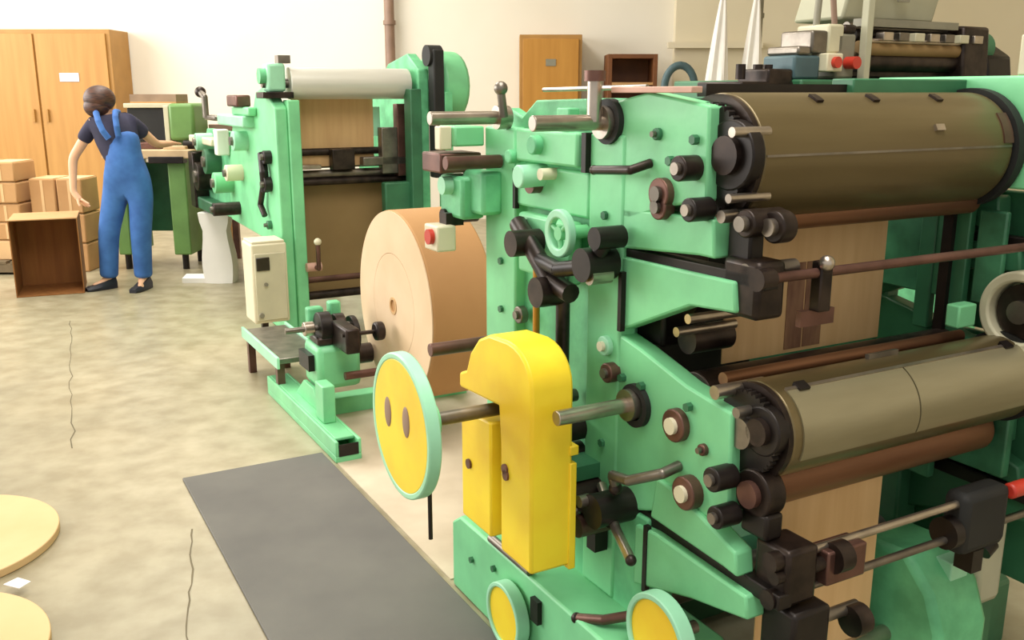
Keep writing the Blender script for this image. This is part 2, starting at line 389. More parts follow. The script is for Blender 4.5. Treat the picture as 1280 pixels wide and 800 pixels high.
def print_cylinder(b, z, r, seam_ang, dots):
    c = pp(MB().cyl((1.415, b, z), (2.235, b, z), r, 64), 'plate_cylinder', 'cylinder', bevel=0.004)
    mb = MB().cyl((1.36, b, z), (2.30, b, z), 0.035, 24); mb.build('journal', 'steel_grey', c)
    MB().ring((1.408, b, z), (1, 0, 0), r * 0.98, r * 0.45, 0.014, 48).build('end_ring', 'dark_grease', c)
    g = MB(); pts = []
    for i in range(40):
        a0 = 2 * math.pi * i / 40
        for da, rr in ((0.0, 0.80), (0.05, 0.86), (0.10, 0.86), (0.15, 0.80)): pts.append((b + r * rr * math.cos(a0 + da), z + r * rr * math.sin(a0 + da)))
    g.prism(pts, 1.378, 1.396).build('gear', 'black_metal', c)
    MB().cyl((1.396, b, z), (1.405, b, z), r * 0.70, 40).build('end_plate', 'black_metal', c)
    MB().ring((2.258, b, z), (1, 0, 0), r * 1.08, r * 0.3, 0.03, 48).build('end_gear', 'rubber', c)
    return c
def patch(c, b, z, r, th0, th1, x0, x1, thick, name, m, n=14):
    """curved sheet on a cylinder; angle measured from straight up towards the aisle front"""
    mb = MB(); lo, hi = [], []
    for i in range(n + 1):
        th = R(th0 + (th1 - th0) * i / n)
        lo.append((b - r * math.sin(th), z + r * math.cos(th))); hi.append((b - (r + thick) * math.sin(th), z + (r + thick) * math.cos(th)))
    mb.prism(lo + hi[::-1], x0, x1); return mb.build(name, m, c)
uc = print_cylinder(1.62, 1.458, 0.141, 0, 0)
for x in (1.62, 1.80, 2.02): patch(uc, 1.62, 1.458, 0.141, 20, 32, x, x + 0.02, 0.006, 'clamp', 'dark_grease', 3)
patch(uc, 1.62, 1.458, 0.141, 84, 86, 1.42, 2.23, 0.002, 'seam_strip', 'steel_grey', 2)
patch(uc, 1.62, 1.458, 0.141, 62, 68, 1.95, 1.98, 0.008, 'clamp', 'steel', 3)
patch(uc, 1.62, 1.458, 0.141, 50, 82, 2.20, 2.235, 0.003, 'clamp', 'steel_red', 6)
lc = print_cylinder(1.45, 0.882, 0.109, 0, 0)
patch(lc, 1.45, 0.882, 0.109, 28, 112, 1.44, 1.80, 0.004, 'printing_plate', 'plate', 24)
patch(lc, 1.45, 0.882, 0.109, 28, 112, 1.805, 2.225, 0.004, 'printing_plate', 'plate', 24)
patch(lc, 1.45, 0.882, 0.109, 24, 28, 1.44, 2.20, 0.006, 'clamp_strip', 'steel', 3)
for x in (1.47, 2.17): patch(lc, 1.45, 0.882, 0.109, 20, 32, x, x + 0.03, 0.010, 'clamp', 'black_metal', 3)
patch(lc, 1.45, 0.882, 0.109, -10, -4, 1.76, 1.86, 0.012, 'clamp', 'steel_grey', 3)
pp(MB().cyl((1.40, 1.51, 0.722), (2.26, 1.51, 0.722), 0.062, 36), 'inking_roller', 'copper', bevel=0.003)
pp(MB().cyl((1.40, 1.60, 1.325), (2.26, 1.60, 1.325), 0.036, 28), 'inking_roller', 'copper', bevel=0.003)
pp(MB().cyl((1.40, 1.645, 0.903), (2.29, 1.645, 0.903), 0.060, 32), 'transfer_roller', 'dark_grease', bevel=0.003)
pp(MB().cyl((1.42, 1.575, 0.962), (2.25, 1.575, 0.962), 0.016, 20), 'guide_roller', 'copper')
pp(MB().cyl((1.42, 1.78, 1.35), (2.29, 1.78, 1.35), 0.04, 24), 'guide_roller', 'steel_grey')
pp(MB().cyl((1.42, 1.80, 0.30), (2.29, 1.80, 0.30), 0.04, 24), 'guide_roller', 'steel_grey')

# cross rods carrying the registers
for y, z, r, m in ((1.42, 1.225, 0.011, 'steel_red'), (1.33, 0.632, 0.010, 'steel'), (1.33, 0.545, 0.010, 'steel_grey')):
    rd = pp(MB().cyl((1.36, y, z), (2.34, y, z), r, 14), 'cross_rod', m)
    MB().cyl((1.355, y, z), (1.395, y, z), r * 2.2, 16).build('collar', 'dark_grease', rd)
cl = pp(MB().box(1.525, 1.56, 1.405, 1.435, 1.14, 1.25), 'web_guide', 'dark_grease', bevel=0.004)
MB().ball((1.535, 1.402, 1.248), 0.017).build('knob', 'steel', cl)
MB().box(1.50, 1.60, 1.43, 1.445, 1.105, 1.14).build('guide_plate', 'steel_red', cl)

# bearing housings and screws at the operator end of the cylinders
def housing(b, z, r, a0, a1, m='black_metal', boss='dark_grease', nm='bearing_housing'):
    h = pp(MB().cyl((a0, b, z), (a1, b, z), r, 28), nm, m, bevel=0.004)
    MB().cyl((a0 - 0.015, b, z), (a0, b, z), r * 0.55, 20).build('boss', boss, h)
    return h
housing(1.545, 1.47, 0.075, 1.375, 1.41)
housing(1.47, 1.335, 0.030, 1.36, 1.46, 'dark_grease', 'steel_grey')
housing(1.43, 1.33, 0.034, 1.40, 1.44, 'dark_grease', 'steel')
housing(1.40, 0.90, 0.055, 1.375, 1.41)
housing(1.41, 0.755, 0.055, 1.37, 1.42, 'dark_grease', 'steel_red')
pp(MB().box(1.36, 1.44, 1.42, 1.53, 1.135, 1.26), 'bearing_block', 'dark_grease', bevel=0.012)
pp(MB().cyl((1.36, 1.46, 1.235), (1.50, 1.46, 1.235), 0.018, 16), 'screw', 'steel_grey')
pp(MB().box(1.38, 1.42, 1.47, 1.54, 1.24, 1.36), 'bearing_block', 'black_metal', bevel=0.006)
pp(MB().cyl((1.34, 1.52, 1.345), (1.44, 1.52, 1.345), 0.014, 14), 'screw', 'steel')
pp(MB().cyl((1.34, 1.50, 1.52), (1.44, 1.50, 1.52), 0.011, 14), 'screw', 'steel')
pp(MB().cyl((1.34, 1.50, 1.385), (1.45, 1.50, 1.385), 0.010, 14), 'screw', 'steel')
pp(MB().cyl((1.33, 1.50, 0.965), (1.47, 1.50, 0.965), 0.016, 14), 'screw', 'steel')
pp(MB().cyl((1.34, 1.44, 0.935), (1.48, 1.44, 0.935), 0.012, 14), 'screw', 'steel_grey')
pp(MB().box(1.37, 1.42, 1.36, 1.44, 0.66, 0.72), 'bearing_block', 'black_metal', bevel=0.008)
pp(MB().box(1.38, 1.47, 1.30, 1.40, 0.53, 0.66), 'bearing_block', 'dark_grease', bevel=0.010)
pp(MB().box(1.39, 1.50, 1.28, 1.38, 0.40, 0.52), 'bearing_block', 'black_metal', bevel=0.010)
pp(MB().cyl((1.36, 1.32, 0.60), (1.56, 1.32, 0.60), 0.016, 16), 'screw', 'dark_grease')
pp(MB().cyl((1.42, 1.30, 0.48), (1.60, 1.30, 0.48), 0.014, 16), 'screw', 'steel_grey')
pp(MB().cyl((1.52, 1.31, 0.61), (1.56, 1.31, 0.61), 0.035, 20), 'collar', 'dark_grease')
pp(MB().cyl((1.56, 1.28, 0.46), (1.60, 1.28, 0.46), 0.035, 20), 'collar', 'dark_grease')
pp(MB().box(1.50, 1.62, 1.30, 1.36, 0.55, 0.63), 'doctor_clamp', 'steel_red', bevel=0.005)

# operator side: shafts, knobs, levers
def shaft(b, z, a0, a1, r, m, collar=None):
    s = pp(MB().cyl((a0, b, z), (a1, b, z), r, 20), 'shaft', m, bevel=0.002)
    if collar: MB().cyl((a1 - 0.04, b, z), (a1, b, z), collar, 24).build('shaft_collar', 'steel', s)
    return s
shaft(1.95, 1.528, 1.13, 1.36, 0.019, 'steel', 0.040)
pp(MB().ring((1.345, 1.945, 1.53), (1, 0, 0), 0.055, 0.038, 0.02), 'seal_ring', 'rubber')
shaft(2.47, 1.528, 1.10, 1.35, 0.019, 'steel', 0.034)
shaft(2.50, 1.40, 1.16, 1.34, 0.020, 'steel_red')
shaft(2.50, 0.85, 1.10, 1.35, 0.020, 'steel_red')
shaft(1.812, 0.845, 1.12, 1.36, 0.019, 'steel', 0.040)
pp(MB().ring((1.345, 1.80, 0.845), (1, 0, 0), 0.055, 0.038, 0.02), 'seal_ring', 'rubber')
pp(MB().box(1.28, 1.35, 2.50, 2.64, 1.24, 1.37), 'gearbox', 'green_worn', bevel=0.012)
pp(MB().box(1.25, 1.33, 2.58, 2.74, 1.22, 1.35), 'gearbox', 'green_worn', bevel=0.012)
pp(MB().cyl((1.22, 2.66, 1.32), (1.33, 2.66, 1.32), 0.028, 20), 'hub', 'green_pale')
pp(MB().cyl((1.24, 2.70, 1.22), (1.36, 2.70, 1.22), 0.024, 16), 'hub', 'dark_grease')
pp(MB().box(1.20, 1.34, 2.62, 2.76, 1.36, 1.42), 'bracket', 'steel_red', bevel=0.006)
pp(MB().box(1.24, 1.34, 2.60, 2.72, 1.44, 1.50), 'bracket', 'green', bevel=0.006)
pp(MB().box(1.20, 1.24, 2.62, 2.66, 1.43, 1.50), 'bracket', 'cream', bevel=0.004)
sb = pp(MB().box(1.185, 1.25, 2.62, 2.72, 1.12, 1.20), 'switch_box', 'cream', bevel=0.006)
MB().box(1.23, 1.29, 2.65, 2.70, 1.195, 1.235).build('switch_arm', 'dark_grease', sb)
MB().cyl((1.17, 2.66, 1.165), (1.185, 2.66, 1.165), 0.024, 20).build('button', 'red', sb)
pp(MB().box(1.325, 1.36, 2.06, 2.38, 1.41, 1.50), 'gear_cover', 'green', bevel=0.008)
pp(MB().box(1.33, 1.365, 2.025, 2.045, 1.40, 1.50), 'slide_gap', 'black_metal')
pp(MB().cyl((1.30, 2.20, 1.385), (1.36, 2.20, 1.385), 0.016, 16), 'cap', 'cream')
pp(MB().cyl((1.30, 2.25, 1.46), (1.34, 2.25, 1.46), 0.026, 20), 'hub', 'green_worn', bevel=0.004)
pp(MB().cyl((1.31, 2.40, 1.42), (1.35, 2.40, 1.42), 0.020, 16), 'hub', 'green_worn', bevel=0.004)
pp(MB().box(1.325, 1.36, 2.10, 2.16, 1.515, 1.56), 'rib', 'green_worn', bevel=0.004)
pp(MB().cyl((1.27, 2.27, 1.375), (1.36, 2.27, 1.375), 0.032, 24), 'hub', 'green_pale', bevel=0.004)
pp(MB().cyl((1.315, 2.285, 1.355), (1.345, 2.285, 1.355), 0.03, 20), 'cap', 'steel_red')
pp(MB().box(1.31, 1.35, 2.06, 2.34, 1.10, 1.27), 'inspection_cover', 'green', bevel=0.010)
hw = pp(MB().ring((1.27, 2.045, 1.248), (1, 0, 0), 0.062, 0.040, 0.022), 'hand_wheel', 'green_pale', bevel=0.004)
MB().cyl((1.262, 2.045, 1.248), (1.35, 2.045, 1.248), 0.018, 18).build('wheel_hub', 'green', hw)
for k in range(3):
    an = 2 * math.pi * k / 3 + 0.4
    MB().cyl((1.27, 2.045, 1.248), (1.27, 2.045 + 0.045 * math.cos(an), 1.248 + 0.045 * math.sin(an)), 0.007, 10).build('spoke', 'green', hw)
# dark crank and linkage
lk = pp(MB().tube([(1.29, 2.30, 1.24), (1.27, 2.20, 1.20), (1.27, 2.09, 1.115), (1.27, 1.99, 1.10)], 0.026, 12), 'crank_arm', 'dark_grease')
MB().tube([(1.27, 2.16, 1.165), (1.25, 2.02, 1.16), (1.27, 1.90, 1.185), (1.29, 1.86, 1.26)], 0.020, 12).build('link_rod', 'black_metal', lk)
MB().cyl((1.22, 2.085, 1.09), (1.30, 2.085, 1.09), 0.040, 20).build('pivot', 'dark_grease', lk)
MB().cyl((1.24, 1.90, 1.19), (1.33, 1.90, 1.19), 0.042, 20).build('pivot', 'black_metal', lk)
MB().cyl((1.22, 2.22, 1.20), (1.34, 2.22, 1.20), 0.036, 20).build('pivot', 'dark_grease', lk)
MB().cyl((1.25, 1.88, 1.165), (1.31, 1.88, 1.165), 0.022, 16).build('nut', 'steel', lk)
MB().cyl((1.25, 1.86, 1.26), (1.33, 1.86, 1.26), 0.028, 16).build('pivot', 'black_metal', lk)
pp(MB().cyl((1.315, 2.24, 0.86), (1.315, 2.24, 1.16), 0.010, 12), 'push_rod', 'ochre_rod')
pp(MB().cyl((1.30, 2.075, 0.80), (1.30, 2.075, 1.09), 0.019, 14), 'push_rod', 'dark_grease')
pp(MB().box(1.335, 1.349, 1.862, 1.876, 1.02, 1.17), 'slide_gap', 'black_metal')
pp(MB().box(1.335, 1.349, 2.40, 2.415, 1.27, 1.385), 'slide_gap', 'black_metal')
pp(MB().box(1.335, 1.349, 1.725, 1.74, 0.37, 0.55), 'slide_gap', 'black_metal')
def knob(b, z, r, m, stem='steel_grey', a=1.35, ln=0.05):
    k = pp(MB().cyl((a - ln, b, z), (a + 0.01, b, z), r, 22), 'knob', m, bevel=0.003)
    MB().cyl((a - ln - 0.01, b, z), (a - ln, b, z), r * 0.5, 14).build('knob_cap', stem, k)
knob(1.725, 1.375, 0.036, 'steel_red', ln=0.02)
knob(1.725, 1.345, 0.03, 'steel_red', ln=0.02)
knob(1.62, 1.44, 0.028, 'dark_grease', 'steel')
knob(1.58, 1.355, 0.026, 'black_metal', 'steel')
knob(1.753, 1.507, 0.014, 'green_dark', ln=0.012)
knob(1.638, 0.845, 0.040, 'steel_red', 'cream', ln=0.02)
knob(1.579, 0.700, 0.040, 'steel_red', 'cream', ln=0.03)
knob(1.462, 0.782, 0.028, 'black_metal', 'steel_grey', ln=0.05)
knob(1.445, 0.700, 0.026, 'black_metal', 'steel_grey', ln=0.05)
knob(1.93, 0.968, 0.026, 'green_pale', 'cream', ln=0.02)
knob(1.90, 0.905, 0.026, 'steel_red', ln=0.03)
knob(2.385, 0.955, 0.026, 'steel_grey', ln=0.015)
knob(1.545, 0.815, 0.014, 'steel_red', ln=0.012)
def lever(pts, r, m, ball=None):
    l = pp(MB().tube(pts, r, 12), 'lever', m)
    if ball: MB().ball(pts[0], ball).build('lever_grip', 'dark_grease', l)
lever([(1.30, 1.94, 1.415), (1.30, 1.79, 1.425), (1.35, 1.78, 1.44)], 0.011, 'dark_grease', 0.012)
lever([(1.29, 1.80, 0.635), (1.28, 1.80, 0.672), (1.27, 1.72, 0.69), (1.30, 1.63, 0.735), (1.35, 1.63, 0.745)], 0.013, 'steel_grey', 0.018)
lever([(1.22, 1.86, 0.262), (1.25, 1.78, 0.29), (1.33, 1.70, 0.33)], 0.013, 'steel_red', 0.015)
lever([(1.24, 1.66, 0.515), (1.28, 1.78, 0.535), (1.33, 1.92, 0.59)], 0.013, 'steel', 0.014)
# linkage by the lower plate
l2 = pp(MB().tube([(1.29, 2.10, 0.70), (1.28, 2.06, 0.60), (1.27, 1.94, 0.545), (1.28, 1.80, 0.55)], 0.022, 12), 'crank_arm', 'dark_grease')
for b, z, r, m in ((2.07, 0.62, 0.04, 'black_metal'), (1.96, 0.55, 0.045, 'dark_grease'), (1.83, 0.57, 0.045, 'black_metal'), (1.90, 0.50, 0.03, 'steel_red'), (2.05, 0.71, 0.035, 'black_metal')):
    MB().cyl((1.24, b, z), (1.36, b, z), r, 20).build('pivot', m, l2)
for b, z in ((1.97, 0.58), (1.86, 0.59), (1.92, 0.53)): MB().cyl((1.22, b, z), (1.25, b, z), 0.016, 12).build('nut', 'steel', l2)
pp(MB().box(1.30, 1.34, 1.90, 1.94, 0.41, 0.50), 'slot_block', 'black_metal')
pp(MB().box(1.195, 1.212, 2.02, 2.06, 0.16, 0.23), 'slot_block', 'black_metal')
pp(MB().cyl((1.22, 2.10, 0.28), (1.22, 2.34, 0.28), 0.014, 12), 'hinge_rod', 'steel_grey')
for k, (b, z) in enumerate(((2.50, 1.10), (2.50, 0.95), (2.52, 0.75), (1.95, 1.30), (1.94, 0.70), (1.86, 0.90), (1.62, 1.50), (1.70, 1.45), (1.60, 0.90), (1.78, 0.90), (2.45, 0.16), (1.75, 0.16), (2.30, 0.20))):
    pp(MB().cyl(((1.20 if z < .25 else 1.335), b, z), (1.36, b, z), 0.011, 6), 'bolt', 'green_dark')

# belt guard: an arched yellow box with two legs
arc = [(1.86, 0.90)] + [(1.98 - 0.12 * math.cos(R(t)), 0.90 + 0.10 * math.sin(R(t))) for t in range(15, 91, 15)] + [(2.08, 0.995), (2.14, 0.97), (2.19, 0.92), (2.215, 0.865), (2.26, 0.848), (2.26, 0.806)]
gd = thing_parent = pp(MB().prism(arc + [(2.03, 0.818), (2.02, 0.72), (2.02, 0.42), (1.86, 0.42)], 1.08, 1.20), 'belt_guard', 'yellow', bevel=0.008)
MB().prism([(2.075, 0.43), (2.25, 0.43), (2.25, 0.745), (2.075, 0.757)], 1.08, 1.20).build('guard_leg', 'yellow', gd, 0.006)
MB().box(1.125, 1.19, 2.022, 2.073, 0.60, 0.83).build('belt_strip', 'dark_grease', gd)
MB().box(1.19, 1.215, 1.855, 1.90, 0.72, 0.745).build('guard_tab', 'yellow', gd, 0.003)
MB().box(1.19, 1.21, 1.855, 1.90, 0.41, 0.70).build('guard_tab', 'yellow', gd, 0.003)
for b, z in ((2.20, 0.60), (1.99, 0.66), (1.985, 0.645)): MB().cyl((1.074, b, z), (1.082, b, z), 0.014, 14).build('screw', 'steel_red', gd)
pp(MB().box(1.19, 1.36, 1.95, 2.20, 0.60, 0.64), 'guard_bracket', 'green_dark')

# big hand wheel: yellow face, pale green rim
wh = pp(MB().cyl((0.86, 2.10, 0.784), (1.36, 2.10, 0.784), 0.018, 20), 'wheel_shaft', 'steel_grey')
MB().ring((0.852, 2.10, 0.784), (1, 0, 0), 0.187, 0.170, 0.034, 64).build('wheel_rim', 'green_pale', wh, 0.004)
face = MB()
n = 64; ro = 0.172
holes = [(0.07, R(a)) for a in (20, 200)]
face.cyl((0.836, 2.10, 0.784), (0.856, 2.10, 0.784), ro, n)
fo = face.build('wheel_face', 'yellow', wh, 0.003)
for b, z in ((2.175, 0.800), (2.055, 0.808)): MB().ball((0.8355, b, z), 0.03, (0.10, 0.75, 1.35)).build('wheel_hole', 'pipe_brown', fo)
MB().cyl((0.868, 2.10, 0.784), (0.93, 2.10, 0.784), 0.05, 24).build('wheel_hub', 'green', wh)
MB().cyl((0.88, 2.02, 0.50), (0.88, 2.02, 0.78), 0.006, 8).build('stop_pin', 'black_metal', wh)
# two small yellow wheels low on the base
for b, z, r, a in ((2.165, 0.125, 0.098, 1.185), (1.575, 0.345, 0.112, 1.275)):
    s = pp(MB().cyl((a, b, z), (a + 0.10, b, z), 0.016, 16), 'wheel_shaft', 'steel_grey')
    MB().ring((a - 0.005, b, z), (1, 0, 0), r, r * 0.86, 0.04, 48).build('wheel_rim', 'green_pale', s, 0.003)
    MB().cyl((a - 0.018, b, z), (a - 0.004, b, z), r * 0.88, 48).build('wheel_face', 'yellow', s, 0.002)

# drive side, bottom: gear casing, motor and cover
pp(MB().prism([(1.34, 0.001), (1.62, 0.001), (1.62, 0.43), (1.46, 0.44), (1.38, 0.36), (1.34, 0.26)], 1.97, 2.165), 'gear_casing', 'green_worn', bevel=0.02)
pp(MB().box(2.06, 2.13, 1.39, 1.44, 0.34, 0.42), 'casing_rib', 'green_pale', bevel=0.004)
pp(MB().cyl((1.60, 1.50, 0.19), (1.99, 1.50, 0.19), 0.022, 16), 'shaft', 'steel')
mo = pp(MB().box(1.96, 2.13, 1.30, 1.37, 0.50, 0.66), 'rod_clamp', 'rubber', bevel=0.02)
MB().cyl((1.93, 1.335, 0.56), (1.96, 1.335, 0.56), 0.04, 20).build('clamp_nose', 'black_metal', mo)
MB().box(2.02, 2.06, 1.31, 1.36, 0.44, 0.50).build('clamp_foot', 'black_metal', mo)
MB().cyl((2.08, 1.335, 0.48), (2.11, 1.335, 0.50), 0.03, 16).build('clamp_screw', 'black_metal', mo)
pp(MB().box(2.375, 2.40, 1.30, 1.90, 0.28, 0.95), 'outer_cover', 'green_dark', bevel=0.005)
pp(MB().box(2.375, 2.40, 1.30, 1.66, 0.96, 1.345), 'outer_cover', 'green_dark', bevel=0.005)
pp(MB().box(2.17, 2.28, 1.385, 1.46, 0.26, 0.51), 'side_cover', 'grey_cover', bevel=0.02)
pp(MB().box(2.19, 2.27, 1.40, 1.46, 0.001, 0.26), 'cover_foot', 'green_dark')
pp(MB().cyl((2.13, 1.31, 0.637), (2.20, 1.31, 0.637), 0.020, 20), 'grip', 'red', bevel=0.006)
# drive side, middle: pulley with cream guard
pu = pp(MB().ring((2.27, 1.41, 1.06), (1, 0, 0), 0.105, 0.078, 0.09, 48), 'pulley_guard', 'cream_old', bevel=0.006)
MB().cyl((2.25, 1.41, 1.06), (2.29, 1.41, 1.06), 0.070, 36).build('pulley', 'dark_grease', pu)
MB().cyl((2.23, 1.41, 1.06), (2.25, 1.41, 1.06), 0.03, 20).build('pulley_hub', 'steel_grey', pu)
pp(MB().box(2.13, 2.20, 1.50, 1.54, 1.01, 1.07), 'bearing_block', 'green', bevel=0.005)
for y in (1.60, 1.70): pp(MB().box(2.275, 2.30, y, y + 0.05, 0.95, 1.34), 'inner_rib', 'green_dark', bevel=0.004)
pp(MB().box(2.26, 2.30, 1.64, 1.67, 0.95, 1.34), 'slide_gap', 'black_metal')
for y0, y1, z0, z1 in ((1.66, 1.90, 1.05, 1.30), (1.50, 1.58, 1.05, 1.30)): pp(MB().box(2.28, 2.298, y0, y1, z0, z1), 'inner_cover', mat('green_far_shade', (70, 136, 98), 0.45, rgb2=(44, 92, 64), scale=8), bevel=0.005)  # mottled dark green, shade inside the far frame put into the colour
pp(MB().box(2.27, 2.298, 1.42, 1.60, 0.60, 0.80), 'inner_cover', mat('green_far_shade', (70, 136, 98), 0.45, rgb2=(44, 92, 64), scale=8), bevel=0.005)
pp(MB().box(2.27, 2.298, 1.64, 1.88, 0.52, 0.72), 'inner_cover', mat('green_far_shade', (70, 136, 98), 0.45, rgb2=(44, 92, 64), scale=8), bevel=0.005)
# upper end of the far frame
pp(MB().prism([(1.40, 1.36), (1.95, 1.36), (1.95, 1.64), (1.46, 1.64), (1.40, 1.60)], 2.28, 2.35), 'end_plate', 'green', bevel=0.006)
pp(MB().box(2.29, 2.35, 1.46, 1.53, 1.64, 1.74), 'end_post', 'cream_old', bevel=0.005)
# rail along the top
pp(MB().cyl((1.37, 1.83, 1.612), (1.37, 2.30, 1.606), 0.006, 10), 'top_rail', 'steel')
pp(MB().box(1.33, 1.36, 1.62, 1.92, 1.598, 1.612), 'top_strip', 'pink', bevel=0.002)
pp(MB().cyl((1.30, 1.945, 1.53), (1.30, 1.945, 1.625), 0.018, 14), 'stud', 'steel')
pp(MB().cyl((1.30, 1.945, 1.625), (1.30, 1.945, 1.65), 0.026, 14), 'stud_knob', 'steel_red')
pp(MB().cyl((1.31, 2.42, 1.53), (1.30, 2.42, 1.60), 0.012, 10), 'stud', 'steel_grey')
pp(MB().ball((1.30, 2.42, 1.61), 0.020), 'stud_knob', 'steel_grey')

# paper running through the press
def web(label, a0, a1, bz, name='paper_web', m='kraft', extra=None):
    at = ((a0 + a1) / 2, bz[0][0], min(z for _, z in bz))
    mb = MB(); t = 0.0015
    pts = [(b, z) for b, z in bz]
    mb.prism([(b - t, z) for b, z in pts] + [(b + t, z) for b, z in reversed(pts)], a0, a1)
    return single(mb, name, m, label, 'paper web', at, True)
web('kraft paper web hanging below the upper cylinder of the press', 1.575, 2.145, [(1.765, 1.40), (1.757, 1.25), (1.757, 0.93)], m='kraft_web')
pw = [o for o in COL.objects if o.name.startswith('paper_web')][0]
off = ((1.575 + 2.145) / 2, 1.765, 0.93)
for a0, a1 in ((1.785, 1.845), (1.85, 1.915)):
    MB().box(a0, a1, 1.7535, 1.7552, 0.94, 1.17).build('printed_band', 'ink_print', pw, off=off)
web('kraft paper web running down below the lower copper coloured roller', 1.50, 1.905, [(1.505, 0.657), (1.505, 0.02)], m='kraft_web')

# ------------------------------------------------------------------ kraft paper reel and its stand
t = thing('paper_reel', 'huge kraft paper reel mounted beside the green printing press', 'paper reel', (1.77, 4.09, 0.165), True)
MB().cyl((1.62, 4.09, 0.615), (1.93, 4.09, 0.615), 0.452, 96).build('paper_roll', mat('kraft_side_shade', (192, 146, 94), 0.7, rgb2=(178, 132, 82), scale=2), t, 0.010)  # curved side in darker kraft, its shade put into the colour
for r0, r1, m in ((0.448, 0.25, 'kraft_end'), (0.25, 0.04, 'kraft_end')):
    MB().ring((1.618, 4.09, 0.615), (1, 0, 0), r0, r1 + 0.002, 0.005, 72).build('wound_layer', m, t)
MB().cyl((1.935, 4.09, 0.615), (2.12, 4.09, 0.615), 0.03, 20).build('spindle', 'steel_grey', t)
MB().ring((1.617, 4.09, 0.615), (1, 0, 0), 0.042, 0.03, 0.01).build('core', 'kraft', t)

t = thing('unwind_stand', 'low green reel stand with gearbox and adjusting screw on the floor', 'reel stand', (1.3, 4.4, 0), True)
MB().box(1.21, 1.33, 3.80, 4.95, 0.0, 0.03).box(1.21, 1.225, 3.80, 4.95, 0.03, 0.10).box(1.315, 1.33, 3.80, 4.95, 0.03, 0.10).box(1.225, 1.315, 3.85, 4.95, 0.085, 0.10).build('floor_rail', 'green', t, 0.004)
MB().box(1.225, 1.315, 3.798, 3.802, 0.03, 0.085).build('rail_end', 'black_metal', t)
MB().box(1.33, 1.72, 4.42, 4.52, 0.0, 0.09).build('cross_foot', 'green', t, 0.006)
for bx in ((1.24, 1.30, 4.05, 4.17, 0.10, 0.28), (1.30, 1.38, 4.36, 4.46, 0.10, 0.19)): MB().box(*bx).build('post', 'green', t, 0.006)
MB().prism([(4.20, 0.10), (4.60, 0.10), (4.46, 0.20), (4.30, 0.20)], 1.27, 1.29).build('gusset', 'green', t, 0.003)
g = MB().box(1.29, 1.51, 4.26, 4.50, 0.19, 0.41).build('gearbox', 'green', t, 0.03)
MB().box(1.26, 1.29, 4.32, 4.48, 0.28, 0.36).build('gearbox_flange', 'black_metal', g)
MB().cyl((1.51, 4.38, 0.32), (1.60, 4.38, 0.32), 0.05, 20).build('gearbox_hub', 'dark_grease', g)
MB().box(1.72, 2.16, 4.42, 4.52, 0.0, 0.09).build('cross_foot', 'green', t, 0.006)
MB().prism([(4.05, 0.50), (4.13, 0.50), (4.16, 0.585), (4.02, 0.585)], 2.03, 2.09).build('shaft_cradle', 'green_worn', t, 0.004)
MB().prism([(4.42, 0.09), (4.52, 0.09), (4.15, 0.50), (4.03, 0.50)], 2.03, 2.09).build('support_arm', 'green', t, 0.004)
tb = MB().box(1.22, 1.46, 4.72, 5.45, 0.22, 0.25).build('side_table', 'steel_grey', t, 0.004)
for a in (1.205, 1.46): MB().box(a, a + .015, 4.70, 5.47, 0.20, 0.262).build('table_edge', 'green_pale', tb, 0.003)
for a, b in ((1.24, 4.78), (1.24, 5.40), (1.44, 4.78), (1.44, 5.40)): MB().box(a - 0.02, a + 0.02, b - 0.02, b + 0.02, 0.0, 0.22).build('leg', 'steel_red', tb)
MB().cyl((1.16, 4.34, 0.49), (1.48, 4.34, 0.49), 0.014, 14).build('screw_rod', 'steel_grey', t)
for a0, b, z, r, ln, m in ((1.40, 4.34, 0.49, 0.06, 0.05, 'dark_grease'), (1.32, 4.34, 0.49, 0.075, 0.06, 'black_metal'), (1.25, 4.34, 0.49, 0.035, 0.05, 'steel'), (1.48, 4.34, 0.44, 0.09, 0.03, 'black_metal')):
    MB().cyl((a0, b, z), (a0 + ln, b, z), r, 22).build('clamp_nut', m, t, 0.004)
MB().box(1.30, 1.46, 4.28, 4.42, 0.41, 0.45).build('screw_block', 'dark_grease', t, 0.01)
for bx in ((1.30, 1.38, 4.42, 4.48, 0.41, 0.57), (1.41, 1.47, 4.42, 4.48, 0.41, 0.59)): MB().box(*bx).build('bracket', 'green_worn', t, 0.01)
kn = MB().cyl((1.36, 4.10, 0.50), (1.54, 4.10, 0.50), 0.010, 12).build('adjusting_screw', 'dark_grease', t)
MB().cyl((1.52, 4.10, 0.50), (1.565, 4.10, 0.50), 0.045, 20).build('screw_knob', 'dark_grease', kn, 0.01)
MB().box(1.37, 1.44, 4.07, 4.30, 0.41, 0.53).build('screw_post', 'dark_grease', t, 0.01)
MB().cyl((1.40, 4.2, 0.27), (1.60, 4.2, 0.27), 0.02, 12).build('foot_rod', 'steel_red', t)

# ------------------------------------------------------------------ second machine of the line
Q = thing('bag_machine', 'green paper converting machine with a big bright steel roller on top', 'machine', (2.2, 7.2, 0), True)
def qq(mb, name, m, parent=None, bevel=0.0): return mb.build(name, m, parent or Q, bevel)
lf = qq(MB().prism([(6.15, 0.001), (6.55, 0.001), (6.62, 0.60), (7.6, 0.62), (7.6, 0.95), (7.35, 1.38), (6.75, 1.42), (6.62, 1.60), (6.40, 1.64), (6.15, 1.50)], 1.66, 1.74), 'side_frame', 'green', bevel=0.010)
qq(MB().box(1.74, 1.82, 6.13, 6.24, 0.001, 1.55), 'front_post', 'green', bevel=0.008)
qq(MB().box(1.74, 2.66, 7.6, 8.9, 0.60, 0.68), 'bed', 'green_dark', bevel=0.01)
qq(MB().prism([(7.6, 0.62), (8.9, 0.60), (8.9, 0.85), (8.4, 1.30), (7.6, 1.30)], 1.68, 1.74), 'rear_frame', 'green_worn', bevel=0.008)
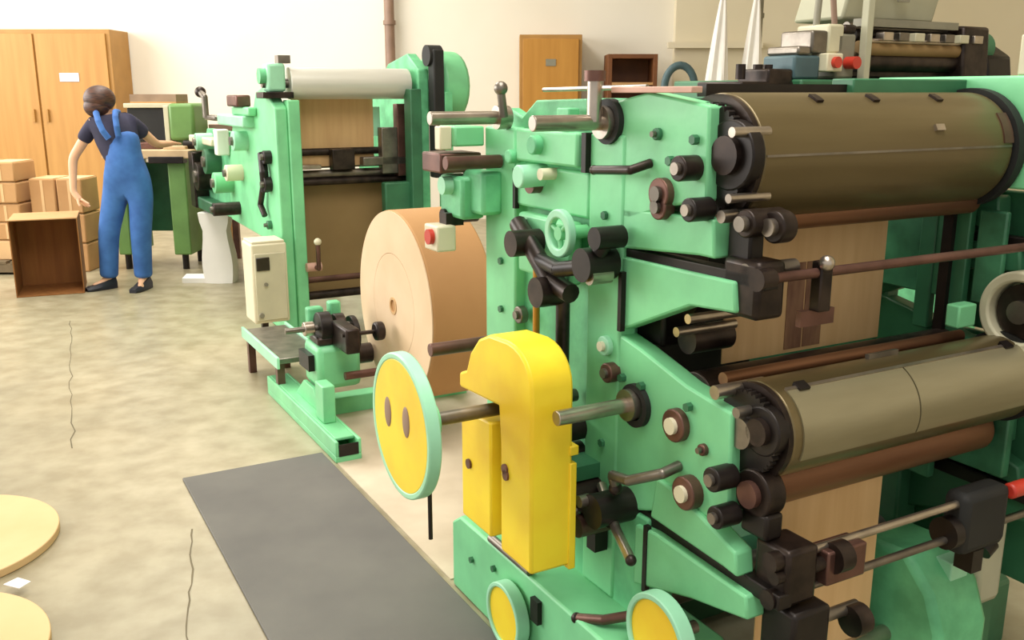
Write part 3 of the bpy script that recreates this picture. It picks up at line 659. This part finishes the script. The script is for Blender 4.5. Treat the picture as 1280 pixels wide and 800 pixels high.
for b in (7.45, 8.7): qq(MB().box(2.40, 2.48, b, b + 0.1, 0.001, 0.7), 'leg', 'green_dark')
rf = qq(MB().prism([(6.15, 0.001), (7.4, 0.001), (7.4, 1.35), (6.7, 1.80), (6.35, 1.86), (6.15, 1.75)], 2.66, 2.74), 'side_frame', 'green_worn', bevel=0.010)
qq(MB().box(2.58, 2.66, 6.10, 6.22, 0.001, 1.62), 'front_post', 'green_dark', bevel=0.006)
qq(MB().box(2.72, 2.80, 6.02, 6.12, 1.02, 1.88), 'belt', 'rubber', bevel=0.01)
qq(MB().cyl((2.70, 6.10, 1.84), (2.80, 6.10, 1.84), 0.07, 24), 'pulley', 'rubber')
qq(MB().box(2.80, 2.86, 6.02, 6.14, 0.70, 1.60), 'belt_backplate', 'green_worn', bevel=0.006)
gpts = [(6.12 + 0.30 * math.cos(R(t)) * 0.9 + 0.2, 1.64 + 0.24 * math.sin(R(t))) for t in range(0, 360, 15)]
qq(MB().prism(gpts, 2.82, 3.02), 'pulley_guard', 'green', bevel=0.03)
ro = qq(MB().cyl((1.79, 6.28, 1.655), (2.63, 6.28, 1.655), 0.102, 48), 'top_roller', 'chrome_roll', bevel=0.006)
MB().cyl((1.62, 6.28, 1.655), (2.80, 6.28, 1.655), 0.03, 20).build('roller_shaft', 'steel_grey', ro)
qq(MB().box(1.60, 1.80, 6.18, 6.36, 1.56, 1.60), 'bearing_plate', 'dark_grease', bevel=0.004)
bh = qq(MB().box(1.64, 1.76, 6.20, 6.34, 1.60, 1.78), 'bearing_housing', 'green_pale', bevel=0.02)
MB().cyl((1.60, 6.27, 1.70), (1.66, 6.27, 1.70), 0.05, 20).build('housing_cap', 'green_worn', bh)
MB().box(1.72, 1.80, 6.22, 6.30, 1.78, 1.83).build('housing_cap', 'steel_grey', bh)
for b, z, r, m in ((6.45, 1.12, 0.035, 'steel_grey'), (6.40, 1.20, 0.025, 'dark_grease'), (6.38, 1.05, 0.03, 'steel_grey'), (6.36, 1.00, 0.025, 'dark_grease'), (6.48, 0.30, 0.03, 'steel_red'), (6.40, 0.20, 0.03, 'dark_grease')):
    qq(MB().cyl((1.74, b, z), (2.66, b, z), r, 20), 'guide_roller', m)
for a0, a1, z0, z1, m in ((2.08, 2.24, 1.08, 1.22, 'dark_grease'), (2.44, 2.56, 1.04, 1.36, 'steel_grey'), (2.56, 2.64, 1.02, 1.52, 'steel_red'), (1.78, 2.0, 1.09, 1.12, 'steel'), (2.3, 2.62, 1.10, 1.16, 'steel_grey'), (1.76, 1.83, 1.15, 1.28, 'dark_grease')):
    qq(MB().box(a0, a1, 6.30, 6.38, z0, z1), 'guide_block', m, bevel=0.006)
qq(MB().box(1.80, 2.56, 6.46, 6.49, 0.18, 0.98), 'front_panel', 'panel_brown', bevel=0.005)
qq(MB().box(1.80, 2.60, 6.50, 6.54, 0.98, 1.04), 'panel_beam', 'green_dark')
qq(MB().box(2.42, 2.47, 6.4, 6.46, 1.30, 1.50), 'guide_block', 'green_pale')
qq(MB().box(2.40, 2.66, 6.16, 6.24, 0.55, 0.99), 'gear_cover', 'green_dark', bevel=0.01)
hd = qq(MB().tube([(1.86, 6.12, 0.46), (1.86, 6.02, 0.46), (1.86, 6.02, 0.62)], 0.015, 10), 'crank_handle', 'steel_red')
MB().ball((1.86, 6.02, 0.64), 0.025).build('grip', 'cream', hd)
MB().cyl((1.80, 6.10, 0.46), (1.90, 6.10, 0.46), 0.03, 14).build('crank_hub', 'pink', hd)
# operator side fittings of the second machine
for b, z, r, m, ln in ((6.35, 1.00, 0.05, 'black_metal', 0.05), (6.32, 1.18, 0.045, 'black_metal', 0.05), (6.40, 0.72, 0.03, 'green_dark', 0.03), (6.95, 1.26, 0.07, 'green_pale', 0.10), (7.15, 1.02, 0.06, 'cream', 0.12), (7.5, 0.92, 0.08, 'green', 0.14), (7.3, 0.74, 0.05, 'dark_grease', 0.2), (8.0, 1.05, 0.10, 'green_dark', 0.1), (8.4, 0.9, 0.12, 'dark_grease', 0.1), (8.2, 1.2, 0.07, 'green_pale', 0.12)):
    k = qq(MB().cyl((1.66 - ln, b, z), (1.68, b, z), r, 22), 'hub', m, bevel=0.005)
    MB().cyl((1.64 - ln, b, z), (1.66 - ln, b, z), r * 0.45, 14).build('hub_cap', 'steel_grey', k)
for a0, a1, b0, b1, z0, z1, m in ((1.58, 1.68, 6.7, 7.5, 1.36, 1.44, 'green_pale'), (1.56, 1.66, 6.75, 7.05, 1.50, 1.58, 'steel_red'), (1.60, 1.66, 6.6, 7.1, 1.44, 1.50, 'green'), (1.58, 1.68, 7.58, 7.68, 1.12, 1.32, 'white'), (1.58, 1.68, 7.9, 8.8, 0.62, 0.72, 'green_dark'), (1.58, 1.68, 7.8, 8.7, 1.18, 1.24, 'cream'), (1.56, 1.70, 8.5, 8.7, 0.62, 1.1, 'dark_grease'), (1.60, 1.68, 7.7, 8.1, 1.38, 1.42, 'steel_grey')):
    qq(MB().box(a0, a1, b0, b1, z0, z1), 'fitting', m, bevel=0.012)
lv = qq(MB().tube([(1.60, 8.0, 1.40), (1.60, 8.0, 1.56), (1.60, 8.15, 1.60)], 0.025, 10), 'lever', 'steel_grey')
MB().ball((1.60, 8.15, 1.60), 0.045).build('lever_grip', 'dark_grease', lv)
qq(MB().tube([(1.63, 6.42, 1.20), (1.62, 6.36, 1.08), (1.63, 6.38, 0.95)], 0.03, 10), 'crank_arm', 'black_metal')
qq(MB().tube([(1.63, 6.44, 0.98), (1.62, 6.5, 0.85), (1.63, 6.44, 0.78)], 0.02, 10), 'crank_arm', 'dark_grease')
web('wide kraft paper sheet hanging from the bright steel roller', 1.84, 2.42, [(6.40, 1.60), (6.41, 1.10)], 'paper_sheet')

t = thing('control_box', 'cream metal control box with a small dark display on the green machine', 'control box', (1.55, 6.1, 0.14), True)
MB().box(1.41, 1.64, 5.98, 6.22, 0.14, 0.66).build('housing', 'cream', t, 0.012)
MB().box(1.425, 1.625, 5.966, 5.98, 0.16, 0.60).build('door', 'cream_old', t, 0.006)
d = MB().box(1.435, 1.52, 5.955, 5.966, 0.49, 0.575).build('display', 'screen', t, 0.004)
MB().cyl((1.49, 5.95, 0.40), (1.49, 5.967, 0.40), 0.012, 12).build('lock', 'pipe_grey', t)
MB().cyl((1.45, 5.95, 0.20), (1.45, 5.967, 0.20), 0.016, 12).build('lock', 'pipe_grey', t)
MB().box(1.42, 1.63, 5.99, 6.21, 0.66, 0.675).build('cover_lip', 'cream', t, 0.004)
MB().box(1.48, 1.52, 6.08, 6.12, 0.001, 0.14).build('pedestal', 'dark_grease', t)

# ------------------------------------------------------------------ operator's machine at the back
t = thing('bench_machine', 'olive green bench machine with a black panel beside the worker', 'machine', (-3.2, 8.9, 0))
MB().box(-3.11, -2.95, 8.60, 9.15, 0.14, 1.02).build('cabinet_leg', 'green_olive', t, 0.012)
MB().box(-3.62, -3.50, 8.60, 9.15, 0.14, 1.02).build('cabinet_leg', 'green_olive', t, 0.012)
for x, y in ((-3.03, 8.66), (-3.03, 9.08), (-3.56, 8.66), (-3.56, 9.08)): MB().cyl((x, y, 0), (x, y, 0.14), 0.03, 12).build('foot', 'black_metal', t)
MB().box(-3.50, -3.11, 9.05, 9.12, 0.30, 0.95).build('back_plate', 'green_dark', t)
MB().box(-3.66, -2.86, 8.52, 9.2, 1.02, 1.10).build('table_top', 'beige_table', t, 0.01)
MB().box(-3.24, -2.93, 8.50, 8.62, 0.98, 1.04).build('tray', 'black_metal', t, 0.006)
MB().box(-3.10, -2.87, 8.70, 9.12, 1.17, 1.50).build('head_box', 'green_olive', t, 0.03)
MB().box(-3.50, -3.16, 8.78, 9.1, 1.16, 1.46).build('black_panel', 'rubber', t, 0.01)
MB().box(-3.155, -3.11, 8.74, 9.1, 1.14, 1.48).build('head_bracket', 'cream_old', t, 0.006)
MB().box(-3.52, -3.08, 8.76, 9.12, 1.46, 1.50).build('head_shelf', 'cream_old', t, 0.006)
MB().cyl((-2.96, 8.66, 1.14), (-2.86, 8.66, 1.14), 0.04, 16).build('roller', 'black_metal', t)
MB().box(-3.36, -3.16, 8.60, 8.75, 1.10, 1.16).build('feed_block', 'steel_red', t, 0.01)
MB().box(-3.12, -2.92, 8.56, 8.70, 1.10, 1.13).build('feed_block', 'beige_table', t, 0.006)
MB().box(-3.40, -3.30, 8.55, 8.56, 1.02, 1.09).build('label_card', 'white', t)
for x in (-3.45, -3.2): MB().box(x, x + 0.04, 8.80, 9.1, 1.10, 1.16).build('spacer', 'green_olive', t)
MB().box(-3.08, -2.95, 8.8, 9.0, 1.10, 1.17).build('spacer', 'green_olive', t)
t = thing('cardboard_tray', 'flat grey brown cardboard tray on top of the olive green machine', 'tray', (-3.25, 8.95, 1.50))
MB().box(-3.47, -3.05, 8.80, 9.12, 1.50, 1.515).build('tray_base', 'carton', t)
for bx in ((-3.47, -3.05, 8.80, 8.81, 1.515, 1.58), (-3.47, -3.05, 9.11, 9.12, 1.515, 1.58), (-3.47, -3.46, 8.81, 9.11, 1.515, 1.58), (-3.06, -3.05, 8.81, 9.11, 1.515, 1.58)): MB().box(*bx).build('tray_side', mat('carton_grey', (158, 132, 108), .8), t)
t = thing('kraft_bundle', 'tall pale kraft bundle standing behind the olive green machine', 'bundle', (-2.84, 9.6, 0))
MB().box(-3.02, -2.88, 9.5, 9.8, 0.0, 1.12).build('bundle_body', 'carton', t, 0.01)
MB().box(-3.03, -2.87, 9.49, 9.81, 0.5, 0.53).build('strap', 'carton_light', t)
MB().box(-3.03, -2.87, 9.49, 9.81, 0.9, 0.93).build('strap', 'carton_light', t)
t = thing('trolley_frame', 'narrow dark purplish metal frame between the olive machine and the green line', 'frame', (-2.72, 9.3, 0))
for x in (-2.90, -2.74): MB().box(x, x + .06, 9.2, 9.26, 0, 1.24).build('upright', 'steel_red', t, 0.005)
for bx in ((-2.90, -2.68, 9.2, 9.26, 1.24, 1.30), (-2.84, -2.74, 9.2, 9.26, 0.55, 0.60)): MB().box(*bx).build('crossbar', 'pipe_brown', t, 0.005)

# ------------------------------------------------------------------ machine behind the press
t = thing('folder_machine', 'dark oily machine with grey cover standing behind the printing press', 'machine', (3.95, 3.4, 0), True)
for x in (3.30, 4.60): MB().box(x, x + .1, 3.2, 4.0, 0, 1.56).build('side_frame', 'green_worn', t, 0.01)
MB().box(3.20, 4.76, 3.15, 4.05, 1.56, 1.655).build('machine_bed', 'green_dark', t, 0.01)
MB().box(3.64, 4.60, 3.30, 3.70, 1.655, 1.76).build('lower_body', 'dark_grease', t, 0.02)
for y, z, r, m in ((3.26, 1.80, 0.035, 'panel_brown'), (3.30, 1.86, 0.03, 'black_metal'), (3.28, 1.74, 0.045, 'dark_grease'), (3.34, 1.90, 0.025, 'steel_grey'), (3.24, 1.835, 0.012, 'steel')):
    MB().cyl((3.66, y, z), (4.56, y, z), r, 20).build('roller', m, t)
for i in range(7): MB().box(3.76 + i * 0.11, 3.83 + i * 0.11, 3.20, 3.25, 1.835, 1.875).build('gripper', ('steel', 'steel_grey', 'cream_old')[i % 3], t, 0.004)
MB().prism([(3.2, 1.655), (3.75, 1.655), (3.70, 1.88), (3.50, 1.94), (3.22, 1.92)], 4.36, 4.56).build('end_housing', 'dark_grease', t, 0.015)
MB().prism([(3.2, 1.655), (3.65, 1.655), (3.58, 1.80), (3.35, 1.86), (3.22, 1.78)], 4.56, 4.76).build('end_housing', 'black_metal', t, 0.015)
MB().cyl((4.56, 3.3, 1.82), (4.62, 3.3, 1.82), 0.08, 24).build('end_gear', 'green_dark', t)
MB().prism([(3.34, 1.935), (3.66, 1.935), (3.58, 2.16), (3.30, 2.22), (3.27, 2.20)], 3.63, 4.27).build('top_cover', 'grey_cover', t, 0.015)
MB().box(3.66, 4.34, 3.24, 3.30, 1.90, 1.935).build('cover_edge', 'pipe_grey', t)
MB().box(3.92, 4.0, 3.268, 3.278, 2.02, 2.06).build('cover_label', 'pipe_grey', t)
MB().box(3.60, 3.64, 3.16, 3.20, 1.655, 2.6).build('post', 'grey_cover', t, 0.004)
pb = MB().box(3.36, 3.46, 3.16, 3.26, 1.69, 1.77).build('push_button_box', 'cream', t, 0.006)
MB().cyl((3.41, 3.14, 1.73), (3.41, 3.16, 1.73), 0.025, 16).build('button', 'red', pb)
MB().cyl((3.53, 3.14, 1.73), (3.53, 3.20, 1.73), 0.028, 16).build('button', 'red', t)
for a0, a1, z0, z1, m in ((3.20, 3.36, 1.655, 1.76, 'hose_blue'), (3.05, 3.20, 1.62, 1.70, 'dark_grease'), (3.30, 3.40, 1.77, 1.87, 'steel_grey'), (3.40, 3.50, 1.77, 1.90, 'cream_old'), (3.46, 3.58, 1.66, 1.86, 'pipe_grey'), (3.22, 3.30, 1.76, 1.80, 'steel_grey'), (3.50, 3.58, 1.86, 1.90, 'dark_grease')):
    MB().box(a0, a1, 3.20, 3.40, z0, z1).build('fitting', m, t, 0.012)
MB().cyl((3.42, 3.3, 1.88), (3.44, 3.3, 2.2), 0.016, 10).build('rod', 'pipe_grey', t)
MB().cyl((3.54, 3.3, 1.90), (3.50, 3.3, 2.12), 0.014, 10).build('rod', 'pipe_brown', t)
for a, b in ((3.08, 3.3), (3.14, 3.3), (2.98, 3.3)): MB().cyl((a, b, 1.655), (a, b, 1.72), 0.022, 14).build('knob', 'dark_grease', t)
MB().box(2.90, 3.22, 3.2, 3.5, 1.58, 1.645).build('bed_extension', 'dark_grease', t, 0.008)

# ------------------------------------------------------------------ the worker
def skin_body(name, nodes, edges, m, parent, root=0, sub=2):
    me = bpy.data.meshes.new(name)
    off = parent['_off']
    me.from_pydata([tuple(Vector(p) - Vector(off)) for p, _ in nodes], edges, [])
    o = bpy.data.objects.new(name, me); COL.objects.link(o); o.parent = parent
    md = o.modifiers.new('skin', 'SKIN'); md.use_smooth_shade = True
    for i, (_, r) in enumerate(nodes):
        sv = me.skin_vertices[0].data[i]
        sv.radius = r if isinstance(r, tuple) else (r, r); sv.use_root = (i == root)
    sd = o.modifiers.new('smooth', 'SUBSURF'); sd.levels = sub; sd.render_levels = sub
    me.materials.append(M[m]); o['_off'] = tuple(off); return o
W = thing('person', 'worker in blue dungarees and dark shirt bending towards the open cardboard box', 'person', (-3.22, 7.75, 0))
Y = 7.75
pelvis = (-3.12, Y, 0.93); waist = (-3.155, Y + .01, 1.08); chest = (-3.225, Y + .03, 1.27); neck = (-3.295, Y + .08, 1.42); head = (-3.325, Y + .10, 1.52); crown = (-3.32, Y + .11, 1.60)
nodes = [(pelvis, (.14, .11)), (waist, (.115, .09)), (chest, (.14, .10)), (neck, .05), (head, (.078, .09)), (crown, (.06, .065)),
         ((-3.225, Y, 0.86), .085), ((-3.325, Y - .03, 0.47), .060), ((-3.375, Y + .03, 0.09), .042), ((-3.42, Y - .03, 0.04), .034), ((-3.48, Y - .07, 0.03), .026),
         ((-3.03, Y, 0.86), .085), ((-3.055, Y - .03, 0.47), .060), ((-3.09, Y + .03, 0.09), .042), ((-3.08, Y - .05, 0.04), .034), ((-3.06, Y - .13, 0.03), .026),
         ((-3.38, Y + .03, 1.345), .050), ((-3.555, Y - .02, 1.075), .040), ((-3.555, Y - .07, 0.815), .028), ((-3.52, Y - .08, 0.765), .025),
         ((-3.11, Y + .12, 1.36), .050), ((-3.00, Y + .34, 1.17), .038), ((-2.97, Y + .58, 1.165), .027), ((-2.97, Y + .64, 1.165), .023)]
edges = [(0, 1), (1, 2), (2, 3), (3, 4), (4, 5), (0, 6), (6, 7), (7, 8), (8, 9), (9, 10), (0, 11), (11, 12), (12, 13), (13, 14), (14, 15), (2, 16), (16, 17), (17, 18), (18, 19), (2, 20), (20, 21), (21, 22), (22, 23)]
# fingers: each its own short chain from the palm
def hand(base_idx, palm, dirs, ln):
    for (dx, dy, dz), l in zip(dirs, ln):
        p = nodes[base_idx][0]; d = Vector((dx, dy, dz)).normalized()
        root = Vector(p) + Vector((dx, dy, 0)) * 0.02
        i0 = len(nodes)
        nodes.append((tuple(root + d * 0.03), .0105)); nodes.append((tuple(root + d * (0.03 + l * .55)), .009)); nodes.append((tuple(root + d * (0.03 + l) + Vector((0.012, 0, -0.004))), .0075))
        edges.extend([(base_idx, i0), (i0, i0 + 1), (i0 + 1, i0 + 2)])
hand(19, None, [(.3, -.6, -.9), (.9, -.3, -.5), (.8, -.1, -.7), (.65, .1, -.85), (.45, .25, -1)], [.045, .06, .068, .062, .05])
hand(23, None, [(-.8, .4, .1), (-.35, 1, 0), (-.1, 1, -.1), (.15, 1, -.1), (.4, 1, -.1)], [.04, .055, .062, .058, .046])
body = skin_body('body', nodes, edges, 'skin', W)
skin_body('shirt', [(chest, (.175, .130)), ((-3.165, Y + .01, 1.10), (.155, .120)), ((-3.285, Y + .065, 1.385), .08), ((-3.385, Y + .03, 1.345), .072), ((-3.475, Y - .0, 1.20), .062), ((-3.115, Y + .11, 1.36), .085), ((-3.05, Y + .24, 1.25), .068), ((-3.13, Y + .005, 0.98), (.155, .12))],
          [(0, 1), (0, 2), (0, 3), (3, 4), (0, 5), (5, 6), (1, 7)], 'shirt', W)
ov = skin_body('dungarees', [((-3.125, Y, 0.94), (.185, .155)), ((-3.145, Y + .0, 1.07), (.175, .145)), ((-3.150, Y + .01, 1.16), (.155, .145)), ((-3.155, Y + .02, 1.22), (.135, .145)), ((-3.165, Y + .035, 1.29), (.105, .135)),
          ((-3.235, Y, 0.82), .112), ((-3.32, Y - .03, 0.47), .088), ((-3.37, Y + .02, 0.13), .078), ((-3.375, Y + .02, 0.085), .078),
          ((-3.03, Y, 0.82), .112), ((-3.055, Y - .03, 0.47), .088), ((-3.085, Y + .02, 0.13), .078), ((-3.087, Y + .02, 0.085), .078)],
          [(0, 1), (1, 2), (2, 3), (3, 4), (0, 5), (5, 6), (6, 7), (7, 8), (0, 9), (9, 10), (10, 11), (11, 12)], 'denim', W)
# crossed straps over the back
for pts in ([(-3.20, Y - .13, 1.24), (-3.235, Y - .145, 1.30), (-3.27, Y - .125, 1.37), (-3.315, Y - .05, 1.435), (-3.35, Y + .06, 1.43)], [(-3.125, Y - .12, 1.26), (-3.13, Y - .125, 1.33), (-3.15, Y - .085, 1.40), (-3.18, Y + .0, 1.445), (-3.2, Y + .10, 1.44)]):
    MB().tube(pts, 0.024, 10).build('strap', 'denim', ov)
# hair: a rounded cap with a short tail
hb = MB().ball((-3.33, Y + .075, 1.545), 0.115, (1.08, 1.0, 0.95), 24).ball((-3.345, Y + .04, 1.485), 0.088, (1.15, .9, 1.0), 20)
hb.build('hair', 'hair', W)
# face on the far side of the head
fb = MB().ball((-3.35, Y + .205, 1.505), 0.018, (0.8, 1.3, 1.2), 10); fb.build('nose', 'skin', W)
for dx in (-0.035, 0.035): MB().ball((-3.345 + dx, Y + .185, 1.53), 0.012, n=10).build('eye', 'white', W)
MB().ball((-3.35, Y + .185, 1.462), 0.02, (1.2, .5, .4), 10).build('mouth', 'pink', W)
for (x, y, ang) in ((-3.415, Y - .03, 40), (-3.08, Y - .06, 8)):
    mt = Matrix.Translation((x, y, 0)) @ Matrix.Rotation(R(-ang), 4, 'Z')
    mb = MB(); rows = []
    for k in range(9):
        f = k / 8; yy = 0.11 - 0.25 * f; wd = 0.043 + 0.010 * math.sin(math.pi * f) - (0.014 if k == 8 else 0); hh = 0.095 - 0.055 * min(1, f * 1.3) - (0.012 if k == 8 else 0)
        rows.append([mb.bm.verts.new(mt @ Vector((sx * wd, yy, z))) for sx, z in ((-1, 0.001), (-1.02, hh * .5), (-.6, hh), (.6, hh), (1.02, hh * .5), (1, 0.001))])
    for A, B in zip(rows, rows[1:]):
        for i in range(6): mb.bm.faces.new((A[i], A[(i + 1) % 6], B[(i + 1) % 6], B[i]))
    mb.bm.faces.new(rows[0]); mb.bm.faces.new(rows[-1])
    mb.build('shoe', 'shoe', W)

for o in list(COL.objects):
    if '_off' in o: del o['_off']
